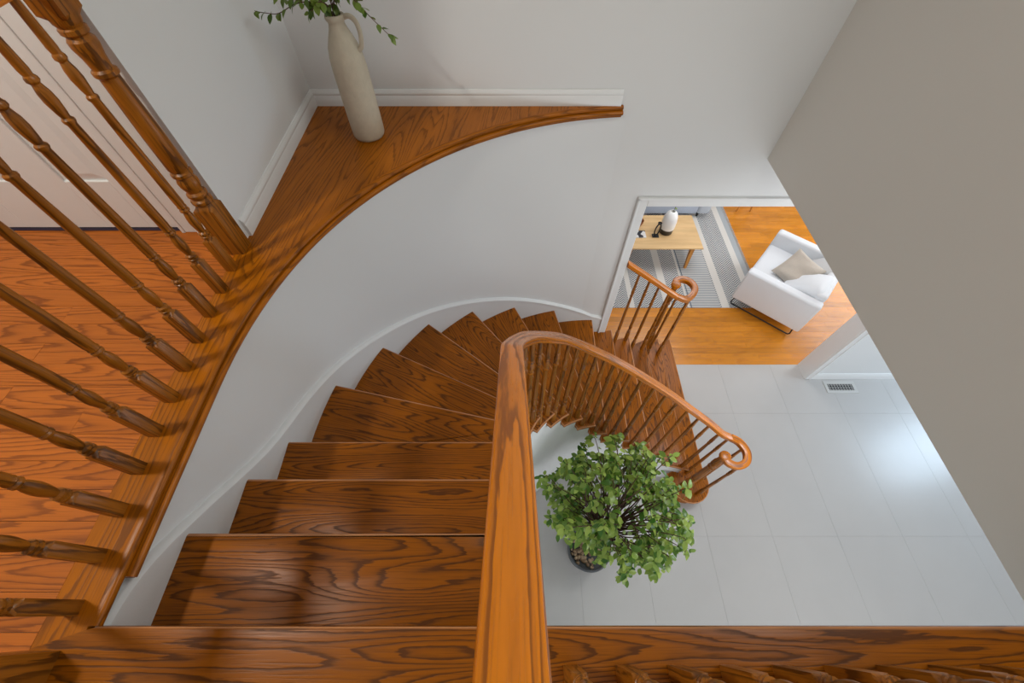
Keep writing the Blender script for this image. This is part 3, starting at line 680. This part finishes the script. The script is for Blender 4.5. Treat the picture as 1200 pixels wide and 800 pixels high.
# ------------------------------------------------------------------ floor vent
ve_ = tag(empty('floor_vent', ((VX0 + VX1) / 2, (VY0 + VY1) / 2, D)), 'metal floor vent with dark louvres in the tile by the baseboard', 'vent')
VM = plain('vent_metal', srgb(196, 194, 190), .4, metal=.0); VG = plain('vent_grille', srgb(176, 174, 170), .5); VD = plain('vent_dark', srgb(22, 22, 24), .8)
m = MB(); q = .038
for a in ((VX0, VX1, VY0, VY0 + q), (VX0, VX1, VY1 - q, VY1), (VX0, VX0 + q, VY0 + q, VY1 - q), (VX1 - q, VX1, VY0 + q, VY1 - q)): m.box(*a, D + .0002, D + .006, 'x', .0015)
m.build('frame', VM, ve_, 0); MB().box(VX0 + q, VX1 - q, VY0 + q, VY1 - q, D + .0002, D + .0015).build('duct', VD, ve_, 0)
for i in range(9):
    x = VX0 + q + (VX1 - VX0 - 2 * q) * (i + .5) / 9
    MB().box(x - .0025, x + .0025, VY0 + q, VY1 - q, D + .0015, D + .005, 'y').build('louvre', VG, ve_, 0)
for i in range(3):
    y = VY0 + q + (VY1 - VY0 - 2 * q) * (i + .5) / 3
    MB().box(VX0 + q, VX1 - q, y - .003, y + .003, D + .0015, D + .0045, 'x').build('crossbar', VG, ve_, 0)

# ------------------------------------------------------------------ rug
rm, nt, b = newmat('rug_weave'); L = nt.links.new
tc = N(nt, 'ShaderNodeTexCoord'); sp = N(nt, 'ShaderNodeSeparateXYZ'); L(tc.outputs['Object'], sp.inputs[0])
def math2(op, a, b_):
    n = N(nt, 'ShaderNodeMath', operation=op)
    for i, q in enumerate((a, b_)):
        if q is None: continue
        if isinstance(q, (int, float)): n.inputs[i].default_value = q
        else: L(q, n.inputs[i])
    return n.outputs[0]
X, Y = sp.outputs[0], sp.outputs[1]
# herringbone: zigzag across x, lines along y
zig = math2('PINGPONG', X, .06); ph = math2('ADD', Y, zig); wv = math2('PINGPONG', ph, .017)
herr = math2('GREATER_THAN', wv, .0088)
lad = math2('GREATER_THAN', math2('PINGPONG', Y, .022), .012)
def band(x0, x1): return math2('MULTIPLY', math2('GREATER_THAN', X, x0), math2('LESS_THAN', X, x1))
def mixc(f, a, c):
    n = N(nt, 'ShaderNodeMix', data_type='RGBA'); L(f, n.inputs['Factor'])
    for k, q in (('A', a), ('B', c)):
        if isinstance(q, tuple): n.inputs[k].default_value = q
        else: L(q, n.inputs[k])
    return n.outputs['Result']
BL, CRM = srgb(92, 104, 116), srgb(214, 210, 203)
h = mixc(herr, BL, CRM); ld = mixc(lad, srgb(158, 162, 165), srgb(196, 195, 192))
col = mixc(band(2.42, 2.87), h, ld); col = mixc(band(2.42, 2.445), col, CRM); col = mixc(band(2.46, 2.475), col, BL)
for x0, x1 in ((1.62, 1.69), (2.10, 2.20), (2.885, 2.99), (3.285, 3.375)): col = mixc(band(x0, x1), col, CRM)
col = mixc(band(3.375, 3.5), col, srgb(166, 171, 174)); L(col, b.inputs['Base Color']); b.inputs['Roughness'].default_value = .95
no = N(nt, 'ShaderNodeTexNoise'); no.inputs['Scale'].default_value = 350; bp = N(nt, 'ShaderNodeBump'); bp.inputs['Strength'].default_value = .5; bp.inputs['Distance'].default_value = .004
L(tc.outputs['Object'], no.inputs['Vector']); L(no.outputs['Fac'], bp.inputs['Height']); L(bp.outputs['Normal'], b.inputs['Normal'])
rg = MB().box(1.05, 3.46, 3.48, 6.3, D + .0004, D + .007, 'y', .002).build('area_rug', rm, None, 0, (0, 0, 0)); tag(rg, 'blue grey herringbone rug with cream stripes under the coffee table', 'rug')
fg = MB(); rng = random.Random(2); y = 3.485
while y < 6.3:
    fg.tube([(3.455, y, D + .008), (3.475, y + rng.uniform(-.006, .006), D + .006), (3.497, y + rng.uniform(-.01, .01), D + .004)], .003, 4); y += .011
f_ = fg.build('fringe', plain('fringe', srgb(176, 182, 184), .9), rg); f_['kind'] = 'stuff'

# ------------------------------------------------------------------ coffee table and what stands on it
TT = D + .42
ct = tag(empty('coffee_table', (2.1, 4.54, D + .0075)), 'pale birch coffee table standing on the striped rug', 'table')
MB().prism([(1.52, 4.19), (2.655, 4.19), (2.655, 4.885), (1.52, 4.885)], TT - .022, TT, None, .003, 1).build('tabletop', TABLE, ct, 0)
MB().box(1.62, 2.56, 4.27, 4.29, TT - .075, TT - .022).box(1.62, 2.56, 4.79, 4.81, TT - .075, TT - .022).build('apron', LEGW, ct, 0)
for x in (1.66, 2.53):
    for y in (4.245, 4.825):
        sgn = -1 if y < 4.5 else 1; sx = 1 if x > 2 else -1
        m = MB(); a, c = .026, .016
        V = []
        for (z, hw, ox, oy) in ((TT - .022, a, 0, 0), (TT - .09, a, 0, 0), (D + .0075, c, .012 * sx, .02 * sgn)):
            V += [(x + ox - hw, y + oy - hw, z), (x + ox + hw, y + oy - hw, z), (x + ox + hw, y + oy + hw, z), (x + ox - hw, y + oy + hw, z)]
        F = [(3, 2, 1, 0)[::-1], (8, 9, 10, 11)[::-1]] + [(4 * i + q, 4 * i + 4 + q, 4 * i + 4 + (q + 1) % 4, 4 * i + (q + 1) % 4) for i in range(2) for q in range(4)]
        m.add(V, F, lambda p: (p[2], p[0], p[1])).build('leg', LEGW, ct, 0)
BLK = plain('black_metal', srgb(24, 24, 25), .45); WHT = plain('white_ceramic', srgb(236, 236, 234), .3)
tv = tag(empty('ceramic_vase', (2.19, 4.53, TT)), 'white oval ceramic vase with a black foot on the coffee table', 'vase')
MB().rings([(.001, 0, 0), (.082, 0, 0), (.09, .006, 0), (.0965, .084, 0), (.0975, .086, 0)], 32, (2.19, 4.53, TT + .0005), caps=False).build('foot', plain('black_glaze', srgb(38, 34, 30), .4), tv, 40)
MB().rings([(.0975, .086, 0), (.1, .13, 0), (.099, .2, 0), (.09, .27, 0), (.07, .325, 0), (.045, .352, 0), (.03, .36, 0), (.026, .358, 0), (.03, .32, 0), (.001, .3, 0)], 32, (2.19, 4.53, TT), caps=False).build('body', WHT, tv, 60)
sg = tag(empty('green_sprig', (2.19, 4.53, TT + .31)), 'small green sprig standing in the white ceramic vase', 'sprig')
c = catmull([(2.19, 4.53, TT + .31), (2.2, 4.54, TT + .42), (2.23, 4.56, TT + .52)], 5); MB().tube(c, .003, 5).build('stem', TWIG, sg)
for i, (p, a) in enumerate(((c[4], .3), (c[6], 2.4), (c[8], 4.2), (c[10], 1.2))): inst('leaf', lv[i % 3], sg, p - Vector((2.19, 4.53, TT + .31)), (.2, .2, a), (.8,) * 3)
ch = tag(empty('candle_holder', (2.03, 4.44, TT)), 'black metal looped candle holder beside the white vase', 'ornament')
MB().box(1.985, 2.075, 4.405, 4.475, TT + .0005, TT + .014, 'x', .002).build('base', BLK, ch, 0)
lp = [(2.03 + .038 * math.cos(R(t)) , 4.44 + .012 * math.cos(R(t)), TT + .118 + .10 * math.sin(R(t)) * (1 if 1 else 0)) for t in range(-90, 271, 20)]
MB().tube(lp, .0095, 8).build('loop', BLK, ch, 60)
MB().rings([(.001, .218, 0), (.026, .218, 0), (.028, .235, 0), (.024, .235, 0), (.022, .224, 0), (.001, .224, 0)], 20, (2.03, 4.44, TT), caps=False).build('candle_cup', BLK, ch, 40)
bk = tag(empty('magazine', (1.80, 4.48, TT)), 'small magazine with a dark and white cover on the coffee table', 'magazine')
cm, nt, b = newmat('cover'); tc = N(nt, 'ShaderNodeTexCoord'); no = N(nt, 'ShaderNodeTexVoronoi'); no.inputs['Scale'].default_value = 14; nt.links.new(tc.outputs['Object'], no.inputs['Vector'])
rp = N(nt, 'ShaderNodeValToRGB'); rp.color_ramp.interpolation = 'CONSTANT'; rp.color_ramp.elements[0].color = srgb(34, 36, 48); rp.color_ramp.elements[1].position = .45; rp.color_ramp.elements[1].color = srgb(220, 218, 216)
nt.links.new(no.outputs['Color'], rp.inputs[0]); nt.links.new(rp.outputs[0], b.inputs['Base Color'])
MB().box(1.70, 1.895, 4.40, 4.54, TT + .0115, TT + .0135).box(1.70, 1.895, 4.40, 4.54, TT + .0003, TT + .002).box(1.70, 1.703, 4.40, 4.54, TT + .002, TT + .0115).build('cover', cm, bk, 0)
MB().box(1.703, 1.892, 4.403, 4.537, TT + .002, TT + .0115).build('pages', plain('paper', srgb(230, 228, 222), .8), bk, 0)
bo = tag(empty('wooden_bowl', (1.83, 4.68, TT)), 'small turned brown wooden bowl on the coffee table', 'bowl')
MB().rings([(.001, 0, 0), (.034, 0, 0), (.05, .02, 0), (.062, .055, 0), (.064, .08, 0), (.058, .08, 0), (.052, .05, 0), (.03, .02, 0), (.001, .015, 0)], 28, (1.83, 4.68, TT + .0005), caps=False).build('shell', plain('bowl_wood', srgb(150, 92, 48), .45, noise=.2, nscale=30), bo, 50)

# ------------------------------------------------------------------ armchair
AZ = R(-41.5); AC = Vector((2.965 + .45 * .749 + .533 * .663, 3.56 - .45 * .663 + .533 * .749, D + .007))
UPH = plain('white_upholstery', srgb(226, 229, 233), .9, bump=.15, nscale=300, spec=.2)
GREY = plain('grey_upholstery', srgb(206, 206, 206), .9, bump=.15, nscale=300, spec=.2)
ac = tag(empty('armchair', AC, AZ), 'white upholstered armchair on a black sled base beside the rug', 'armchair')
def soft(name, mat, parent, c, s, bev=.03, seg=3, puff=0, rot=(0, 0, 0)):
    bm = bmesh.new(); bmesh.ops.create_cube(bm, size=1)
    for q in bm.verts: q.co = (q.co.x * s[0], q.co.y * s[1], q.co.z * s[2])
    bmesh.ops.bevel(bm, geom=bm.edges[:], offset=bev, segments=seg, affect='EDGES', profile=.5)
    if puff:
        bmesh.ops.subdivide_edges(bm, edges=[e for e in bm.edges if e.calc_length() > .12], cuts=5, use_grid_fill=True)
        for q in bm.verts:
            u, v, z = q.co.x / s[0] * 2, q.co.y / s[1] * 2, q.co.z / s[2] * 2
            q.co.z += puff * math.copysign(1, q.co.z) * max(0, 1 - u * u) * max(0, 1 - v * v) * abs(z)
    me = bpy.data.meshes.new(name); bm.to_mesh(me); bm.free(); me.materials.append(mat)
    me.polygons.foreach_set('use_smooth', [True] * len(me.polygons)); me.set_sharp_from_angle(angle=R(60))
    return inst(name, me, parent, c, rot)
W2 = .533; DP = .9
soft('arm', UPH, ac, (0, -W2 + .06, .385), (DP, .125, .50), .03, 4); soft('arm', UPH, ac, (0, W2 - .06, .385), (DP, .125, .50), .03, 4)
soft('seat_base', UPH, ac, (.01, 0, .22), (DP - .09, 2 * W2 - .24, .16), .02)
soft('seat_cushion', UPH, ac, (-.045, 0, .37), (DP - .10, 2 * W2 - .25, .16), .04, 3, .02)
soft('backrest', UPH, ac, (DP / 2 - .085, 0, .42), (.13, 2 * W2 - .242, .56), .035, 4, 0, (0, .05, 0))
soft('back_cushion', UPH, ac, (.20, -.19, .545), (.48, .40, .17), .06, 4, .05, (0, -.55, -.1))
soft('back_cushion', GREY, ac, (.24, .22, .56), (.46, .38, .12), .05, 4, .03, (0, -.75, .12))
SB = MB()
for sy in (-1, 1):
    yy = sy * (W2 - .035); m = MB()
    q = [(-DP / 2 + .05, yy, .15), (-DP / 2 + .035, yy, .04), (-DP / 2 + .05, yy, .012), (-DP / 2 + .08, yy, .009), (DP / 2 - .10, yy, .009), (DP / 2 - .07, yy, .012), (DP / 2 - .055, yy, .04), (DP / 2 - .07, yy, .15)]
    m.tube(q, .009, 8); me = m.mesh('sled_leg', BLK, smooth=60); inst('sled_leg', me, ac, (0, 0, 0))
m = MB().tube([(-.2, -W2 + .04, .146), (-.2, W2 - .04, .146)], .008, 6).tube([(.2, -W2 + .04, .146), (.2, W2 - .04, .146)], .008, 6); inst('cross_rail', m.mesh('cross_rail', BLK), ac, (0, 0, 0))
# taupe cushion lying on the seat
TA = plain('taupe_linen', srgb(190, 180, 168), .85, noise=.06, nscale=60, bump=.2, spec=.2)
bm = bmesh.new(); bmesh.ops.create_grid(bm, x_segments=14, y_segments=14, size=.5)
tv_ = list(bm.verts); vv = []; ff = []
def pillow(S, T):
    n = 15; V = []; F = []
    for s in (1, -1):
        for i in range(n):
            for j_ in range(n):
                u = -1 + 2 * i / (n - 1); v = -1 + 2 * j_ / (n - 1)
                pin = 1 - .10 * (1 - abs(u)) * 0 ; e = (1 - u ** 4) * (1 - v ** 4)
                x = u * S / 2 * (1 - .07 * (1 - v * v)); y = v * S / 2 * (1 - .07 * (1 - u * u))
                cr = .014 * math.sin(7 * u + 3 * v) * e + .02 * math.exp(-((u - v * .3) ** 2) * 14) * -1 * e
                V.append((x, y, s * T / 2 * e ** .55 + (cr if s > 0 else 0)))
        o = 0 if s > 0 else n * n
        for i in range(n - 1):
            for j_ in range(n - 1):
                q = (o + i * n + j_, o + (i + 1) * n + j_, o + (i + 1) * n + j_ + 1, o + i * n + j_ + 1); F.append(q if s > 0 else q[::-1])
    return V, F
bm.free()
V, F = pillow(.42, .2)
pme = MB().add(V, F).mesh('scatter_cushion', TA, smooth=75)
po_ = bpy.data.objects.new('scatter_cushion', pme); COL.objects.link(po_)
lc = Matrix.Rotation(AZ, 4, 'Z') @ Vector((.02, -.06, 0)); po_.location = (AC.x + lc.x, AC.y + lc.y, D + .60); po_.rotation_euler = (R(10), R(-34), R(28))
tag(po_, 'crumpled taupe linen cushion lying on the white armchair', 'cushion')

# ------------------------------------------------------------------ sofa and wooden stool beyond the rug
SOF = plain('sofa_blue_grey', srgb(176, 184, 198), .9, bump=.1, nscale=250, spec=.2); SOL = plain('sofa_arm_grey', srgb(196, 202, 210), .9, spec=.2)
so = tag(empty('sofa', (1.9, 5.75, D + .0075)), 'blue grey fabric sofa behind the coffee table', 'sofa')
soft('base', SOF, so, (0, 0, .20), (2.1, .9, .22), .03); soft('seat_cushion', SOF, so, (-.5, -.03, .38), (1.0, .82, .16), .05, 3, .02); soft('seat_cushion', SOF, so, (.5, -.03, .38), (1.0, .82, .16), .05, 3, .02)
soft('backrest', SOF, so, (0, .36, .6), (2.1, .2, .5), .06); soft('arm', SOL, so, (1.14, 0, .34), (.2, .94, .5), .05); soft('arm', SOL, so, (-1.14, 0, .34), (.2, .94, .5), .05)
for x in (-1.1, 1.1):
    for y in (-.38, .38): inst('leg', MB().rings([(.016, 0, 0), (.024, .1, 0)], 12).mesh('leg', BLK), so, (x, y, 0))
ws = tag(empty('wooden_stool', (3.80, 5.60, D)), 'small wooden stool with splayed legs beyond the rug', 'stool')
MB().rings([(.001, .42, 0), (.17, .42, 0), (.18, .43, 0), (.18, .45, 0), (.172, .457, 0), (.001, .458, 0)], 32, (3.80, 5.60, D), caps=False).build('seat', LEGW, ws, 40)
for a in (45, 135, 225, 315):
    x, y = math.cos(R(a)), math.sin(R(a)); MB().tube([(3.8 + .16 * x, 5.60 + .16 * y, D), (3.8 + .11 * x, 5.60 + .11 * y, D + .43)], [.013, .019], 10).build('leg', LEGW, ws)
